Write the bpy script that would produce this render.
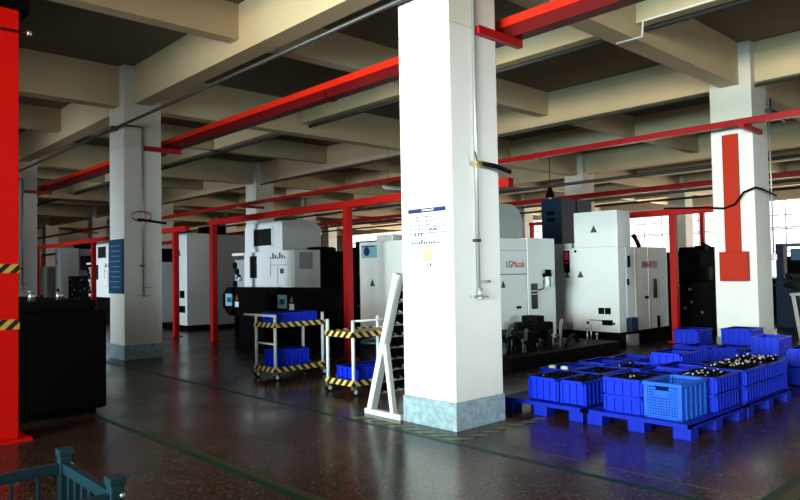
import bpy, bmesh, math, random
from mathutils import Vector, Matrix
random.seed(7)
S = bpy.context.scene
COL = S.collection
for o in list(bpy.data.objects):
    bpy.data.objects.remove(o)

# ------------------------------------------------------------------ camera, world, light
# world: +X = right-forward along the bays, +Y = left-forward along the aisle, Z up, metres
YAW, PITCH, ROLL, FPX = 8.21884538e-01, 3.26061443e-02, -1.76251693e-02, 681.571317
fw = Vector((math.cos(PITCH) * math.cos(YAW), math.cos(PITCH) * math.sin(YAW), math.sin(PITCH)))
r0 = Vector((math.sin(YAW), -math.cos(YAW), 0))
u0 = r0.cross(fw)
rt = r0 * math.cos(ROLL) + u0 * math.sin(ROLL)
up = -r0 * math.sin(ROLL) + u0 * math.cos(ROLL)
cam_d = bpy.data.cameras.new('camera')
cam = bpy.data.objects.new('camera', cam_d)
COL.objects.link(cam)
M = Matrix((rt, up, -fw)).transposed().to_4x4()
M.translation = Vector((0, 0, 1.6))
cam.matrix_world = M
cam_d.sensor_width = 36
cam_d.lens = 36 * FPX / 800
cam_d.clip_end = 300
S.camera = cam

S.view_settings.view_transform = 'Standard'
S.view_settings.look = 'None'
S.view_settings.exposure = 0.0
S.view_settings.gamma = 1.0
S.view_settings.use_curve_mapping = False
S.cycles.diffuse_bounces = 1

W = bpy.data.worlds.new('sky')
S.world = W
W.use_nodes = True
bg = W.node_tree.nodes['Background']
bg.inputs[0].default_value = (0.92, 0.97, 1.0, 1)
bg.inputs[1].default_value = 2.2


def opening_light(name, loc, rot, sx, sy, power, color, spread=180):
    """area light in one wall opening"""
    d = bpy.data.lights.new(name, 'AREA')
    d.shape = 'RECTANGLE'
    d.size, d.size_y = sx, sy
    d.energy = power
    d.color = color
    d.spread = math.radians(spread)
    o = bpy.data.objects.new(name, d)
    o.location = loc
    o.rotation_euler = rot
    COL.objects.link(o)
    return o


H = math.pi / 2
COOL = (0.80, 0.93, 1.0)
WARM = (1.0, 0.91, 0.74)
CYAN = (0.52, 0.91, 1.0)
opening_light('daylight_first_window_top', (-11.18, -1.5, 3.65), (0, -H, 0), 1.9, 5.0, 560, WARM, 70)
opening_light('daylight_first_window_base', (-11.18, -1.5, 1.65), (0, -H, 0), 1.9, 5.0, 260, CYAN, 70)
opening_light('daylight_second_window_top', (-11.18, 3.0, 3.65), (0, -H, 0), 1.9, 4.0, 215, WARM, 70)
opening_light('daylight_second_window_base', (-11.18, 3.0, 1.65), (0, -H, 0), 1.9, 4.0, 340, CYAN, 70)
opening_light('daylight_third_window_top', (-11.18, 7.0, 3.65), (0, -H, 0), 1.9, 4.0, 75, WARM, 32)
opening_light('daylight_third_window_base', (-11.18, 7.0, 1.65), (0, -H, 0), 1.9, 4.0, 55, (0.60, 0.92, 1.0), 32)
opening_light('added_fill_left_mid', (-11.18, 16.75, 1.65), (0, -H, 0), 1.9, 2.5, 110, COOL, 30)  # added fill in an unseen opening, lights the machines down the row
opening_light('added_fill_back_near', (5.6, -5.98, 1.9), (H, 0, 0), 1.2, 3.0, 16, (0.80, 0.94, 1.0), 24)  # added narrow fill, brightens the near column's right face
opening_light('added_fill_back_right', (11.0, -5.98, 1.6), (H, 0, 0), 4.0, 2.4, 26, (0.70, 0.93, 1.0), 40)  # added fill from behind, brightens the machines' right-hand faces
opening_light('added_fill_left_end', (-11.18, 25.5, 1.65), (0, -H, 0), 1.9, 4.0, 130, COOL, 30)  # added fill in an unseen opening, lights the small distant machine
opening_light('daylight_far_wall', (38.0, 20.0, 3.0), (0, H, 0), 4.0, 46.0, 6000, (1.0, 0.90, 0.74))


# ------------------------------------------------------------------ materials
def mat(name, col, rough=0.5, metal=0.0, noise=0.0, scale=8.0, spec=0.5, bump=0.0):
    m = bpy.data.materials.new(name)
    m.use_nodes = True
    nt = m.node_tree
    b = nt.nodes['Principled BSDF']
    b.inputs['Base Color'].default_value = (*col, 1)
    b.inputs['Roughness'].default_value = rough
    b.inputs['Metallic'].default_value = metal
    b.inputs['Specular IOR Level'].default_value = spec
    if noise or bump:
        tc = nt.nodes.new('ShaderNodeTexCoord')
        n = nt.nodes.new('ShaderNodeTexNoise')
        n.inputs['Scale'].default_value = scale
        n.inputs['Detail'].default_value = 5
        nt.links.new(tc.outputs['Object'], n.inputs['Vector'])
        if noise:
            r = nt.nodes.new('ShaderNodeValToRGB')
            r.color_ramp.elements[0].position = 0.3
            r.color_ramp.elements[1].position = 0.7
            r.color_ramp.elements[0].color = (*[c * (1 - noise) for c in col], 1)
            r.color_ramp.elements[1].color = (*[min(1, c * (1 + noise * 0.5)) for c in col], 1)
            nt.links.new(n.outputs['Fac'], r.inputs['Fac'])
            nt.links.new(r.outputs['Color'], b.inputs['Base Color'])
        if bump:
            bp = nt.nodes.new('ShaderNodeBump')
            bp.inputs['Strength'].default_value = bump
            nt.links.new(n.outputs['Fac'], bp.inputs['Height'])
            nt.links.new(bp.outputs['Normal'], b.inputs['Normal'])
    return m


def stripe_mat(name, c1, c2, period, dirs):
    m = mat(name, c1, 0.5)
    nt = m.node_tree
    b = nt.nodes['Principled BSDF']
    tc = nt.nodes.new('ShaderNodeTexCoord')
    dp = nt.nodes.new('ShaderNodeVectorMath')
    dp.operation = 'DOT_PRODUCT'
    dp.inputs[1].default_value = dirs
    mu = nt.nodes.new('ShaderNodeMath')
    mu.operation = 'MULTIPLY'
    mu.inputs[1].default_value = 1 / period
    fr = nt.nodes.new('ShaderNodeMath')
    fr.operation = 'FRACT'
    gt = nt.nodes.new('ShaderNodeMath')
    gt.operation = 'GREATER_THAN'
    gt.inputs[1].default_value = 0.5
    mx = nt.nodes.new('ShaderNodeMix')
    mx.data_type = 'RGBA'
    mx.inputs[6].default_value = (*c1, 1)
    mx.inputs[7].default_value = (*c2, 1)
    L = nt.links.new
    L(tc.outputs['Object'], dp.inputs[0])
    L(dp.outputs['Value'], mu.inputs[0])
    L(mu.outputs[0], fr.inputs[0])
    L(fr.outputs[0], gt.inputs[0])
    L(gt.outputs[0], mx.inputs[0])
    L(mx.outputs[2], b.inputs['Base Color'])
    return m


def floor_mat():
    m = mat('terrazzo_floor', (0.05, 0.035, 0.028), 0.20, spec=0.2)
    nt = m.node_tree
    b = nt.nodes['Principled BSDF']
    L = nt.links.new
    tc = nt.nodes.new('ShaderNodeTexCoord')
    v = nt.nodes.new('ShaderNodeTexVoronoi')
    v.inputs['Scale'].default_value = 55
    L(tc.outputs['Object'], v.inputs['Vector'])
    r = nt.nodes.new('ShaderNodeValToRGB')
    r.color_ramp.elements[0].color = (0.012, 0.007, 0.005, 1)
    r.color_ramp.elements[1].color = (0.16, 0.085, 0.058, 1)
    e = r.color_ramp.elements.new(0.55)
    e.color = (0.042, 0.022, 0.015, 1)
    L(v.outputs['Color'], r.inputs['Fac'])
    n = nt.nodes.new('ShaderNodeTexNoise')
    n.inputs['Scale'].default_value = 0.8
    n.inputs['Detail'].default_value = 6
    L(tc.outputs['Object'], n.inputs['Vector'])
    mr = nt.nodes.new('ShaderNodeMapRange')
    mr.inputs[1].default_value = 0.3
    mr.inputs[2].default_value = 0.7
    mr.inputs[3].default_value = 0.16
    mr.inputs[4].default_value = 0.32
    L(n.outputs['Fac'], mr.inputs[0])
    L(mr.outputs[0], b.inputs['Roughness'])
    L(r.outputs['Color'], b.inputs['Base Color'])
    return m


def glass_mat():
    m = bpy.data.materials.new('window_glass')
    m.use_nodes = True
    nt = m.node_tree
    nt.nodes.clear()
    out = nt.nodes.new('ShaderNodeOutputMaterial')
    t = nt.nodes.new('ShaderNodeBsdfTransparent')
    g = nt.nodes.new('ShaderNodeBsdfGlossy')
    g.inputs['Roughness'].default_value = 0.05
    mx = nt.nodes.new('ShaderNodeMixShader')
    mx.inputs[0].default_value = 0.06
    nt.links.new(t.outputs[0], mx.inputs[1])
    nt.links.new(g.outputs[0], mx.inputs[2])
    nt.links.new(mx.outputs[0], out.inputs[0])
    return m


def skirt_mat():
    return mat('marbled_skirt', (0.33, 0.45, 0.50), 0.5, noise=0.35, scale=14)


m_floor = floor_mat()
m_glass = glass_mat()
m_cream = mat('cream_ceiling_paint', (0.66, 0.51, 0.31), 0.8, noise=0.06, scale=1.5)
m_slab = mat('slab_shade_tone', (0.20, 0.155, 0.10), 0.85, noise=0.1, scale=1.5)  # colour darkened to put the ceiling's shade into the slab
m_colhead = mat('pale_cream', (0.78, 0.74, 0.64), 0.75, noise=0.04, scale=2)  # creamier tone for the upper part of each column
m_column = mat('white_column_paint', (0.82, 0.81, 0.77), 0.7, noise=0.03, scale=3)
m_skirt = skirt_mat()
m_wall = mat('wall_paint', (0.55, 0.50, 0.42), 0.8, noise=0.05, scale=2)
m_frame = mat('window_frame_metal', (0.22, 0.21, 0.20), 0.5)
m_red = mat('red_enamel', (0.85, 0.005, 0.003), 0.45, spec=0.15)
m_reddull = mat('red_oxide_paint', (0.46, 0.022, 0.006), 0.5, spec=0.15)
m_busred = mat('busway_red', (0.36, 0.004, 0.006), 0.4, spec=0.3)
m_gantry = mat('gantry_red', (0.40, 0.006, 0.005), 0.45, spec=0.2)
m_maroon = mat('maroon_shade_and_rod', (0.10, 0.002, 0.003), 0.5, spec=0.15)  # shade painted into the busway's lower part; also the tie rod's colour
m_litred = mat('lit_duct_red', (0.62, 0.016, 0.004), 0.45, spec=0.15)  # brighter red puts the light into the busway's upper band
m_black = mat('black_coated_steel', (0.0016, 0.0016, 0.002), 0.6, spec=0.06)
m_rubber = mat('black_rubber', (0.002, 0.002, 0.0025), 0.7, spec=0.08)
m_white = mat('white_machine_enamel', (0.84, 0.87, 0.88), 0.4, noise=0.02, scale=2)
m_grey = mat('grey_machine_enamel', (0.36, 0.38, 0.39), 0.45)
m_navy = mat('navy_cabinet_enamel', (0.006, 0.022, 0.055), 0.5, spec=0.15)
m_glassdk = mat('dark_viewing_glass', (0.010, 0.018, 0.016), 0.12)
m_blue = mat('blue_plastic', (0.003, 0.024, 0.58), 0.45, noise=0.05, scale=5, spec=0.2)
m_blue2 = mat('light_blue_plastic', (0.012, 0.10, 0.62), 0.45, noise=0.05, scale=5, spec=0.2)
m_bluepallet = mat('blue_pallet_plastic', (0.002, 0.016, 0.40), 0.5, noise=0.08, scale=6, spec=0.2)
m_steel = mat('bright_steel', (0.62, 0.62, 0.62), 0.3, metal=0.9)
m_pipe = mat('galvanised_pipe', (0.45, 0.45, 0.44), 0.4, metal=0.6)
m_tubewhite = mat('white_coated_tube', (0.72, 0.76, 0.74), 0.4)
m_darkpipe = mat('dark_pipe', (0.02, 0.02, 0.02), 0.5)
m_darkpipe2 = mat('dull_grey_pipe', (0.045, 0.045, 0.045), 0.4)
m_hose = mat('blue_grey_hose', (0.03, 0.05, 0.07), 0.5)
m_pipedull = mat('dull_fitting', (0.06, 0.06, 0.06), 0.5)
m_teal = mat('blue_green_enamel', (0.003, 0.026, 0.040), 0.4, noise=0.2, scale=20)
m_green = mat('green_floor_paint', (0.004, 0.036, 0.016), 0.4, spec=0.15)
m_yellowp = mat('yellow_floor_paint', (0.045, 0.040, 0.008), 0.45)
m_paper = mat('white_paper', (0.78, 0.82, 0.86), 0.7)
m_sheetblue = mat('blue_print', (0.002, 0.008, 0.10), 0.6)
m_ink = mat('grey_ink', (0.012, 0.016, 0.04), 0.8)
m_yellow = mat('yellow_paper', (0.90, 0.84, 0.25), 0.7)
m_board = mat('blue_notice_board', (0.012, 0.07, 0.17), 0.5)
m_boardtxt = mat('pale_blue_print', (0.10, 0.25, 0.36), 0.7)
m_labelblue = mat('pale_blue_label', (0.22, 0.50, 0.60), 0.6)
m_letter_red = mat('red_lettering', (0.55, 0.02, 0.05), 0.5)
m_letter_dark = mat('dark_lettering', (0.04, 0.05, 0.07), 0.5)
m_hazard = stripe_mat('hazard_stripes', (0.75, 0.52, 0.12), (0.010, 0.010, 0.010), 0.13, (1, 1, 1))
m_hazardpost = stripe_mat('hazard_stripes_post', (0.75, 0.40, 0.05), (0.010, 0.010, 0.010), 0.13, (1, 1, -1))
m_hazardfloor = stripe_mat('hazard_stripes_floor', (0.22, 0.21, 0.06), (0.004, 0.018, 0.011), 0.20, (1, 1, 0))
m_leaf = mat('dark_green_swarf', (0.010, 0.022, 0.012), 0.6)
m_copper = mat('brass', (0.55, 0.40, 0.15), 0.35, metal=0.8)


# ------------------------------------------------------------------ mesh helpers
class MB:
    def __init__(self):
        self.bm = bmesh.new()

    def box(self, x0, x1, y0, y1, z0, z1, bevel=0.0):
        g = bmesh.ops.create_cube(self.bm, size=1)
        vs = g['verts']
        for v in vs:
            v.co = Vector(((x0 + x1) / 2 + v.co.x * (x1 - x0), (y0 + y1) / 2 + v.co.y * (y1 - y0), (z0 + z1) / 2 + v.co.z * (z1 - z0)))
        if bevel:
            es = list({e for v in vs for e in v.link_edges})
            bmesh.ops.bevel(self.bm, geom=es, offset=bevel, segments=2, affect='EDGES', profile=0.6)
        return self

    def bar(self, a, b, w, h=None, upv=(0, 0, 1)):
        """rectangular bar from a to b"""
        a, b = Vector(a), Vector(b)
        h = h or w
        d = (b - a).normalized()
        upv = Vector(upv)
        if abs(d.dot(upv)) > 0.95:
            upv = Vector((1, 0, 0))
        s = d.cross(upv).normalized()
        t = s.cross(d)
        v = []
        for p in (a, b):
            for i, j in ((-1, -1), (1, -1), (1, 1), (-1, 1)):
                v.append(self.bm.verts.new(p + s * (i * w / 2) + t * (j * h / 2)))
        f = self.bm.faces.new
        f(v[3::-1]); f(v[4:8])
        for i in range(4):
            j = (i + 1) % 4
            f((v[i], v[j], v[4 + j], v[4 + i]))
        return self

    def tube(self, pts, r, n=10, caps=True):
        pts = [Vector(p) for p in pts]
        rings = []
        for i, p in enumerate(pts):
            if i == 0:
                d = pts[1] - p
            elif i == len(pts) - 1:
                d = p - pts[-2]
            else:
                d = (pts[i + 1] - p).normalized() + (p - pts[i - 1]).normalized()
            d.normalize()
            a = Vector((0, 0, 1)) if abs(d.z) < 0.9 else Vector((1, 0, 0))
            s = d.cross(a).normalized()
            t = s.cross(d)
            rr = r[i] if isinstance(r, (list, tuple)) else r
            rings.append([self.bm.verts.new(p + (s * math.cos(2 * math.pi * k / n) + t * math.sin(2 * math.pi * k / n)) * rr) for k in range(n)])
        for A, B in zip(rings, rings[1:]):
            for k in range(n):
                self.bm.faces.new((A[k], A[(k + 1) % n], B[(k + 1) % n], B[k])).smooth = True
        if caps:
            self.bm.faces.new(rings[0][::-1])
            self.bm.faces.new(rings[-1])
        return self

    def prism(self, poly, axis, a, b):
        """extrude a polygon (list of 2D points in the other two axes) along axis from a to b"""
        def mk(p, c):
            if axis == 'x': return Vector((c, p[0], p[1]))
            if axis == 'y': return Vector((p[0], c, p[1]))
            return Vector((p[0], p[1], c))
        A = [self.bm.verts.new(mk(p, a)) for p in poly]
        B = [self.bm.verts.new(mk(p, b)) for p in poly]
        self.bm.faces.new(A[::-1])
        self.bm.faces.new(B)
        n = len(poly)
        for i in range(n):
            j = (i + 1) % n
            self.bm.faces.new((A[i], A[j], B[j], B[i]))
        return self

    def ball(self, c, r, seg=10, sz=(1, 1, 1)):
        g = bmesh.ops.create_uvsphere(self.bm, u_segments=seg, v_segments=max(6, seg * 2 // 3), radius=r)
        for v in g['verts']:
            v.co = Vector((c[0] + v.co.x * sz[0], c[1] + v.co.y * sz[1], c[2] + v.co.z * sz[2]))
        return self

    def disc(self, c, r, axis, t, n=20):
        d = {'x': Vector((1, 0, 0)), 'y': Vector((0, 1, 0)), 'z': Vector((0, 0, 1))}[axis] * (t / 2)
        c = Vector(c)
        return self.tube([c - d, c + d], r, n)

    def wall_open(self, axis, c0, c1, u0, u1, z0, z1, holes):
        """wall slab with rectangular openings (u0,u1,z0,z1)"""
        us = sorted({u0, u1, *[h[0] for h in holes], *[h[1] for h in holes]})
        zs = sorted({z0, z1, *[h[2] for h in holes], *[h[3] for h in holes]})
        for ua, ub in zip(us, us[1:]):
            for za, zb in zip(zs, zs[1:]):
                um, zm = (ua + ub) / 2, (za + zb) / 2
                if any(h[0] < um < h[1] and h[2] < zm < h[3] for h in holes):
                    continue
                if axis == 'x':
                    self.box(c0, c1, ua, ub, za, zb)
                else:
                    self.box(ua, ub, c0, c1, za, zb)
        return self

    def build(self, name, material, parent=None, origin=None):
        bmesh.ops.recalc_face_normals(self.bm, faces=self.bm.faces)
        org = Vector(origin) if origin is not None else (WORLD[parent.name] if parent else Vector((0, 0, 0)))
        me = bpy.data.meshes.new(name)
        for v in self.bm.verts:
            v.co -= org
        self.bm.to_mesh(me)
        self.bm.free()
        me.materials.append(material)
        o = bpy.data.objects.new(name, me)
        COL.objects.link(o)
        if parent:
            o.parent = parent
        else:
            o.location = org
        WORLD[o.name] = org.copy()
        return o


WORLD = {}


def tag(o, label, cat, group=None, kind=None):
    o['label'] = label
    o['category'] = cat
    if group: o['group'] = group
    if kind: o['kind'] = kind
    return o


def thing(name, label, cat, loc, group=None):
    o = bpy.data.objects.new(name, None)
    o.empty_display_size = 0.2
    o.location = loc
    COL.objects.link(o)
    WORLD[o.name] = Vector(loc)
    return tag(o, label, cat, group)


def struct(o, label=None, cat=None):
    o['kind'] = 'structure'
    if label: o['label'] = label
    if cat: o['category'] = cat
    return o


def copy_tree(o, parent=None):
    c = o.copy()
    COL.objects.link(c)
    c.parent = parent
    for ch in list(o.children):
        copy_tree(ch, c)
    return c


def place_copy(o, loc, label, rz=0):
    c = copy_tree(o)
    c.location = loc
    c.rotation_euler.z = rz
    c['label'] = label
    return c


def lettering(text, x, y, z, height, material, parent, name='lettering', xs=0.8):
    """raised lettering on a face that looks towards -Y"""
    cu = bpy.data.curves.new('t', 'FONT')
    cu.body = text
    cu.size = height * 1.4
    cu.extrude = 0.003
    cu.offset = 0.0
    cu.space_character = 1.08
    to = bpy.data.objects.new('t', cu)
    COL.objects.link(to)
    bpy.context.view_layer.update()
    me = bpy.data.meshes.new_from_object(to.evaluated_get(bpy.context.evaluated_depsgraph_get()))
    bpy.data.objects.remove(to)
    for v in me.vertices:
        v.co.x *= xs
    wd = max(v.co.x for v in me.vertices)
    R = Matrix.Rotation(math.pi / 2, 4, 'X')
    org = WORLD[parent.name]
    for v in me.vertices:
        v.co = R @ v.co + Vector((x, y, z)) - org
    me.name = name
    me.materials.append(material)
    o = bpy.data.objects.new(name, me)
    COL.objects.link(o)
    o.parent = parent
    return o, wd


# ------------------------------------------------------------------ structure
XC = [5.05, 13.15, 21.25, 29.35]
YC = [4.65, 13.25, 21.85, 30.45, 39.05, 47.65]
CW = 0.75
SLAB = 5.75
FX, FY = 37.5, 56.0
struct(MB().box(-11.2, FX, -6, FY, -0.2, 0).build('floor', m_floor), 'dark brown polished terrazzo factory floor', 'floor')
struct(MB().box(-11.6, FX + 0.4, -6.4, FY + 0.4, SLAB, SLAB + 0.25).build('ceiling', m_slab), 'ceiling slab darkened for shade, between the cream beams', 'ceiling')

# walls; the left and right-hand far walls carry windows; unseen back openings added for light
far_holes = [(a, a + 7.4, 1.0, 4.95) for a in (-3.1, 5.5, 14.1, 22.7, 31.3, 39.9)]
struct(MB().wall_open('x', FX, FX + 0.3, -6, FY, 0, SLAB, far_holes).build('wall_right', m_wall), 'far wall with a row of large windows', 'wall')
struct(MB().wall_open('x', -11.5, -11.2, -6, FY, 0, SLAB, [(-4.0, 1.0, 0.7, 4.6), (1.0, 5.0, 0.7, 4.6), (5.0, 9.0, 0.7, 4.6), (15.5, 18.0, 0.7, 2.6), (23.5, 27.5, 0.7, 2.6)]).build('wall_left', m_wall))
struct(MB().wall_open('y', -6.3, -6, -11.5, FX + 0.3, 0, SLAB, [(5.0, 6.2, 0.4, 3.4), (9.0, 13.0, 0.4, 2.8)]).build('wall_back', m_wall))
struct(MB().box(-11.5, FX + 0.3, FY, FY + 0.3, 0, SLAB).build('wall_front', m_wall))
for i, (a, b, z0, z1) in enumerate(far_holes):
    f = MB()
    x = FX + 0.05
    n = 7
    for k in range(n + 1):
        y = a + (b - a) * k / n
        f.box(x - 0.025, x + 0.025, y - 0.02, y + 0.02, z0, z1)
    for z in (z0 + 0.03, 2.3, 3.45, 3.53, 4.15, z1 - 0.03):
        f.box(x - 0.035, x + 0.035, a, b, z - 0.022, z + 0.022)
    fo = struct(f.build('window_%d' % (i + 1), m_frame))
    MB().box(x - 0.004, x + 0.004, a, b, z0, z1).build('pane', m_glass, fo, origin=(0, 0, 0))
for i, (a, b, z0, z1) in enumerate(((-4.0, 1.0, 0.7, 4.6), (1.0, 5.0, 0.7, 4.6), (5.0, 9.0, 0.7, 4.6), (15.5, 18.0, 0.7, 2.6), (23.5, 27.5, 0.7, 2.6))):  # unseen left openings; the last two are added for fill light
    f = MB()
    nw = max(1, round((b - a) / 1.6))
    for k in range(nw + 1):
        u = a + (b - a) * k / nw
        f.box(-11.4, -11.34, u - 0.03, u + 0.03, z0, z1)
    for z in (z0 + 0.03, z1 - 0.03):
        f.box(-11.4, -11.34, a, b, z - 0.03, z + 0.03)
    struct(f.build('window_%d' % (i + 7), m_frame))

for i, (a, b, z0, z1) in enumerate(((5.0, 6.2, 0.4, 3.4), (9.0, 13.0, 0.4, 2.8))):  # frames of the unseen back openings added for fill light
    f = MB()
    for u in (a + 0.03, (a + b) / 2, b - 0.03):
        f.box(u - 0.03, u + 0.03, -6.2, -6.14, z0, z1)
    f.box(a, b, -6.2, -6.14, z0, z0 + 0.06).box(a, b, -6.2, -6.14, z1 - 0.06, z1)
    struct(f.build('window_%d' % (i + 12), m_frame))

# columns
for xi, X in enumerate(XC):
    for yi, Y in enumerate(YC):
        c = MB().box(X, X + CW, Y, Y + CW, 0.28, 4.15, 0.012).build('column', m_column)
        struct(c)
        MB().box(X, X + CW, Y, Y + CW, 4.15, SLAB, 0.012).build('column_head', m_colhead, c, origin=(0, 0, 0))
        MB().box(X - 0.012, X + CW + 0.012, Y - 0.012, Y + CW + 0.012, 0, 0.28, 0.006).build('column_skirt', m_skirt, c, origin=(0, 0, 0))

# beams: main beams over both column lines, shallower beams at mid-bay
BW = 0.33
ys = [-6] + YC + [FY]
xs = [-4] + XC + [FX]
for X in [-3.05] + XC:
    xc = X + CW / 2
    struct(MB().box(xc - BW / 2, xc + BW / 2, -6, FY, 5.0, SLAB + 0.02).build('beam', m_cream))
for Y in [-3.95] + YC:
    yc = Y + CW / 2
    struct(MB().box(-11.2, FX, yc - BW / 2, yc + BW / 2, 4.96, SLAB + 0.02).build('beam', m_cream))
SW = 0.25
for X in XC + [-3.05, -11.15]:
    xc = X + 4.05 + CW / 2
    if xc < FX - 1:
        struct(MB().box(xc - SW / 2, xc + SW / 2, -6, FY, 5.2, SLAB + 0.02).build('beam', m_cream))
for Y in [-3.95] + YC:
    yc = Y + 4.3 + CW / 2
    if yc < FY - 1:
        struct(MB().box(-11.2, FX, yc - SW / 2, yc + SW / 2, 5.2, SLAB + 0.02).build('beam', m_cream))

# floor paint
def flat(name, x0, x1, y0, y1, m, z=0.002):
    return struct(MB().box(x0, x1, y0, y1, 0.0, z).build(name, m))
flat('trim_1', 2.77, 2.84, -2, 20, m_green)
flat('trim_2', 2.84, 2.92, -2, 7.0, m_yellowp)
flat('trim_3', 4.66, 4.73, -2, 24, m_green)
flat('trim_4', 4.98, 5.0, 0.5, 4.3, m_yellowp)
flat('trim_5', 4.73, 30, 1.72, 1.80, m_green)
flat('trim_6', 4.73, 30, 1.62, 1.72, m_yellowp)
tape = thing('floor_tape', 'black and green hazard tape around the base of the near white column', 'floor tape', (4.85, 4.4, 0))
MB().box(4.78, 4.90, 4.36, 5.95, 0, 0.003).build('strip', m_hazardfloor, tape)
MB().box(4.90, 6.15, 4.36, 4.46, 0, 0.003).build('strip', m_hazardfloor, tape)

# ------------------------------------------------------------------ overhead red busways
def busway(x, z, y0, y1, w, h, cols, side, label, dm=None, under=0.0):
    dm = dm or m_busred
    t = thing('busway', label, 'busway', (x, y0, z), 'red overhead busways')
    MB().box(x - w / 2, x + w / 2, y0, y1, z - h / 2, z + h / 2, 0.008).build('duct', dm, t)
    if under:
        MB().box(x - w / 2 + 0.02, x + w / 2 - 0.02, y0, y1, z - h / 2 - under, z - h / 2).build('shaded_duct', m_maroon, t)  # lower part of the duct, its shade given as a darker colour
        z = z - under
    for k in range(int((y1 - y0) / 6)):
        y = y0 + 3.0 + 6 * k
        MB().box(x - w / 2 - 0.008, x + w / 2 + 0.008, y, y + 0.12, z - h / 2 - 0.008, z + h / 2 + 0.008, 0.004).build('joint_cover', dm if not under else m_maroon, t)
    for (xc, yc) in cols:
        if side > 0:
            MB().box(xc + 0.395, x + w / 2 - 0.02, yc - 0.07, yc - 0.002, z - h / 2 - 0.09, z - h / 2 - 0.001).build('bracket', m_busred, t)
        else:
            MB().box(x - w / 2 - 0.1, xc + 0.30, yc - 0.07, yc - 0.002, z - h / 2 - 0.09, z - h / 2 - 0.001).build('bracket', m_busred, t)
    return t
busway(6.10, 4.36, -1.0, 34, 0.22, 0.10, [(XC[0], y) for y in YC[:4]], 1, 'red overhead busway running along the nearest row of columns', m_litred, 0.13)
busway(12.72, 4.17, 0.0, 50, 0.15, 0.11, [(XC[1], y) for y in YC[:5]], -1, 'red overhead busway passing in front of the column with the red box')
busway(21.0, 4.15, 3.0, 54, 0.20, 0.16, [], -1, 'distant red overhead busway beyond the column with the red box')

# drop from the second busway to the red box on the column
t = thing('busway_drop', 'wide red riser and red switch box on the white column behind the crates', 'switch box', (13.15, 5.0, 1.33))
MB().box(13.07, 13.148, 4.90, 5.17, 1.87, 4.05, 0.006).build('riser', m_reddull, t)
b = MB().box(12.98, 13.148, 4.77, 5.25, 1.33, 1.87, 0.012).build('box', m_reddull, t)
MB().box(12.965, 12.981, 4.80, 5.22, 1.36, 1.84, 0.005).build('cover', m_reddull, b, origin=WORLD[t.name])

# ------------------------------------------------------------------ red steel gantries
def gantry(x, y0, y1, posts, z, w, label):
    t = thing('gantry', label, 'gantry', (x, y0, 0), 'red steel gantries')
    MB().box(x - w / 2, x + w / 2, y0, y1, z - w, z, 0.006).build('beam', m_gantry, t)
    for y in posts:
        p = MB().box(x - w / 2, x + w / 2, y - w / 2, y + w / 2, 0.02, z - w).build('post', m_gantry, t)
        MB().box(x - w, x + w, y - w, y + w, 0, 0.02).build('foot_plate', m_gantry, p, origin=WORLD[t.name])
    return t
gantry(7.95, 6.15, 15.3, [15.2, 9.98, 6.6], 2.95, 0.13, 'red gantry before the white machining centre with the dark square window')
gantry(7.95, 16.6, 30.0, [17.3, 23.5, 29.9], 2.90, 0.13, 'red gantry farther down the row, partly behind the second column')
gantry(14.3, 5.4, 8.0, [6.73, 5.55], 2.86, 0.13, 'red gantry beside the column that carries the red box')
gantry(22.5, 9.5, 16.5, [16.4, 9.6], 3.5, 0.13, 'small red gantry seen beside the tall navy cabinet')
gantry(12.5, 24.0, 46.0, [24.1, 34, 45.9], 3.1, 0.13, 'red gantry in the far left distance between the first two columns')

# near red post, left edge of the picture
t = thing('red_post', 'broad red steel post with hazard bands at the left edge of the frame', 'post', (1.70, 7.75, 0))
MB().box(1.50, 1.85, 7.60, 7.95, 0.02, 4.32, 0.01).build('post', m_red, t)
MB().box(1.40, 1.95, 7.50, 8.05, 0.0, 0.02).build('foot_plate', m_red, t)
MB().box(1.494, 1.856, 7.594, 7.956, 1.66, 1.75).build('hazard_band', m_hazardpost, t)
MB().box(1.494, 1.856, 7.594, 7.956, 1.10, 1.20).build('hazard_band', m_hazardpost, t)
MB().box(-4.0, 1.95, 7.62, 7.93, 4.32, 4.66).build('top_beam', m_black, t)
b = MB().tube([(1.50, 7.585, 4.09), (1.94, 7.585, 4.10)], 0.014).build('tie_rod', m_maroon, t)
MB().tube([(1.92, 7.585, 4.10), (1.96, 7.585, 4.10)], 0.025).build('nut', m_steel, b, origin=WORLD[t.name])

# ------------------------------------------------------------------ pipes and conduits under the ceiling
def pipe(name, pts, r, m, label, cat='pipe', n=8):
    pts = [Vector(p) for p in pts]
    return tag(MB().tube(pts, r, n).build(name, m, None, origin=pts[0]), label, cat, 'pipes and conduits under the ceiling')
p1 = thing('overhead_pipe', 'long grey pipe passing the left faces of the nearest columns', 'pipe', (4.97, -1, 4.53), 'pipes and conduits under the ceiling')
MB().tube([(4.97, -1, 4.53), (4.97, 30, 4.50)], 0.028).build('pipe', m_darkpipe2, p1)
for y in (5.02, 13.6, 22.2):
    MB().box(4.93, 5.05, y - 0.05, y + 0.05, 4.49, 4.58, 0.01).build('clamp', m_darkpipe2, p1)
for (X, z, nm) in ((17.2, 4.10, 'dark pipe crossing above the tall navy cabinet'), (21.2, 4.0, 'dark pipe just above the far red busway'),
                   (9.6, 5.17, 'dark cable pipe under the mid-bay beam right of the near column'), (25.3, 4.2, 'thin dark pipe in front of the far windows')):
    pipe('ceiling_pipe', [(X, -1, z), (X, 50, z)], 0.045, m_darkpipe, nm)
pipe('ceiling_conduit', [(13.35, -1, 4.93), (13.35, 44, 4.93)], 0.03, m_darkpipe, 'dark conduit under the beam above the red box column')
pipe('ceiling_conduit', [(9.2, 3.0, 5.15), (9.2, 4.68, 5.15), (9.2, 4.70, 4.93), (9.2, 5.10, 4.93)], 0.016, m_tubewhite, 'white stepped conduit bent around the cross beam at top right')

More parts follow.
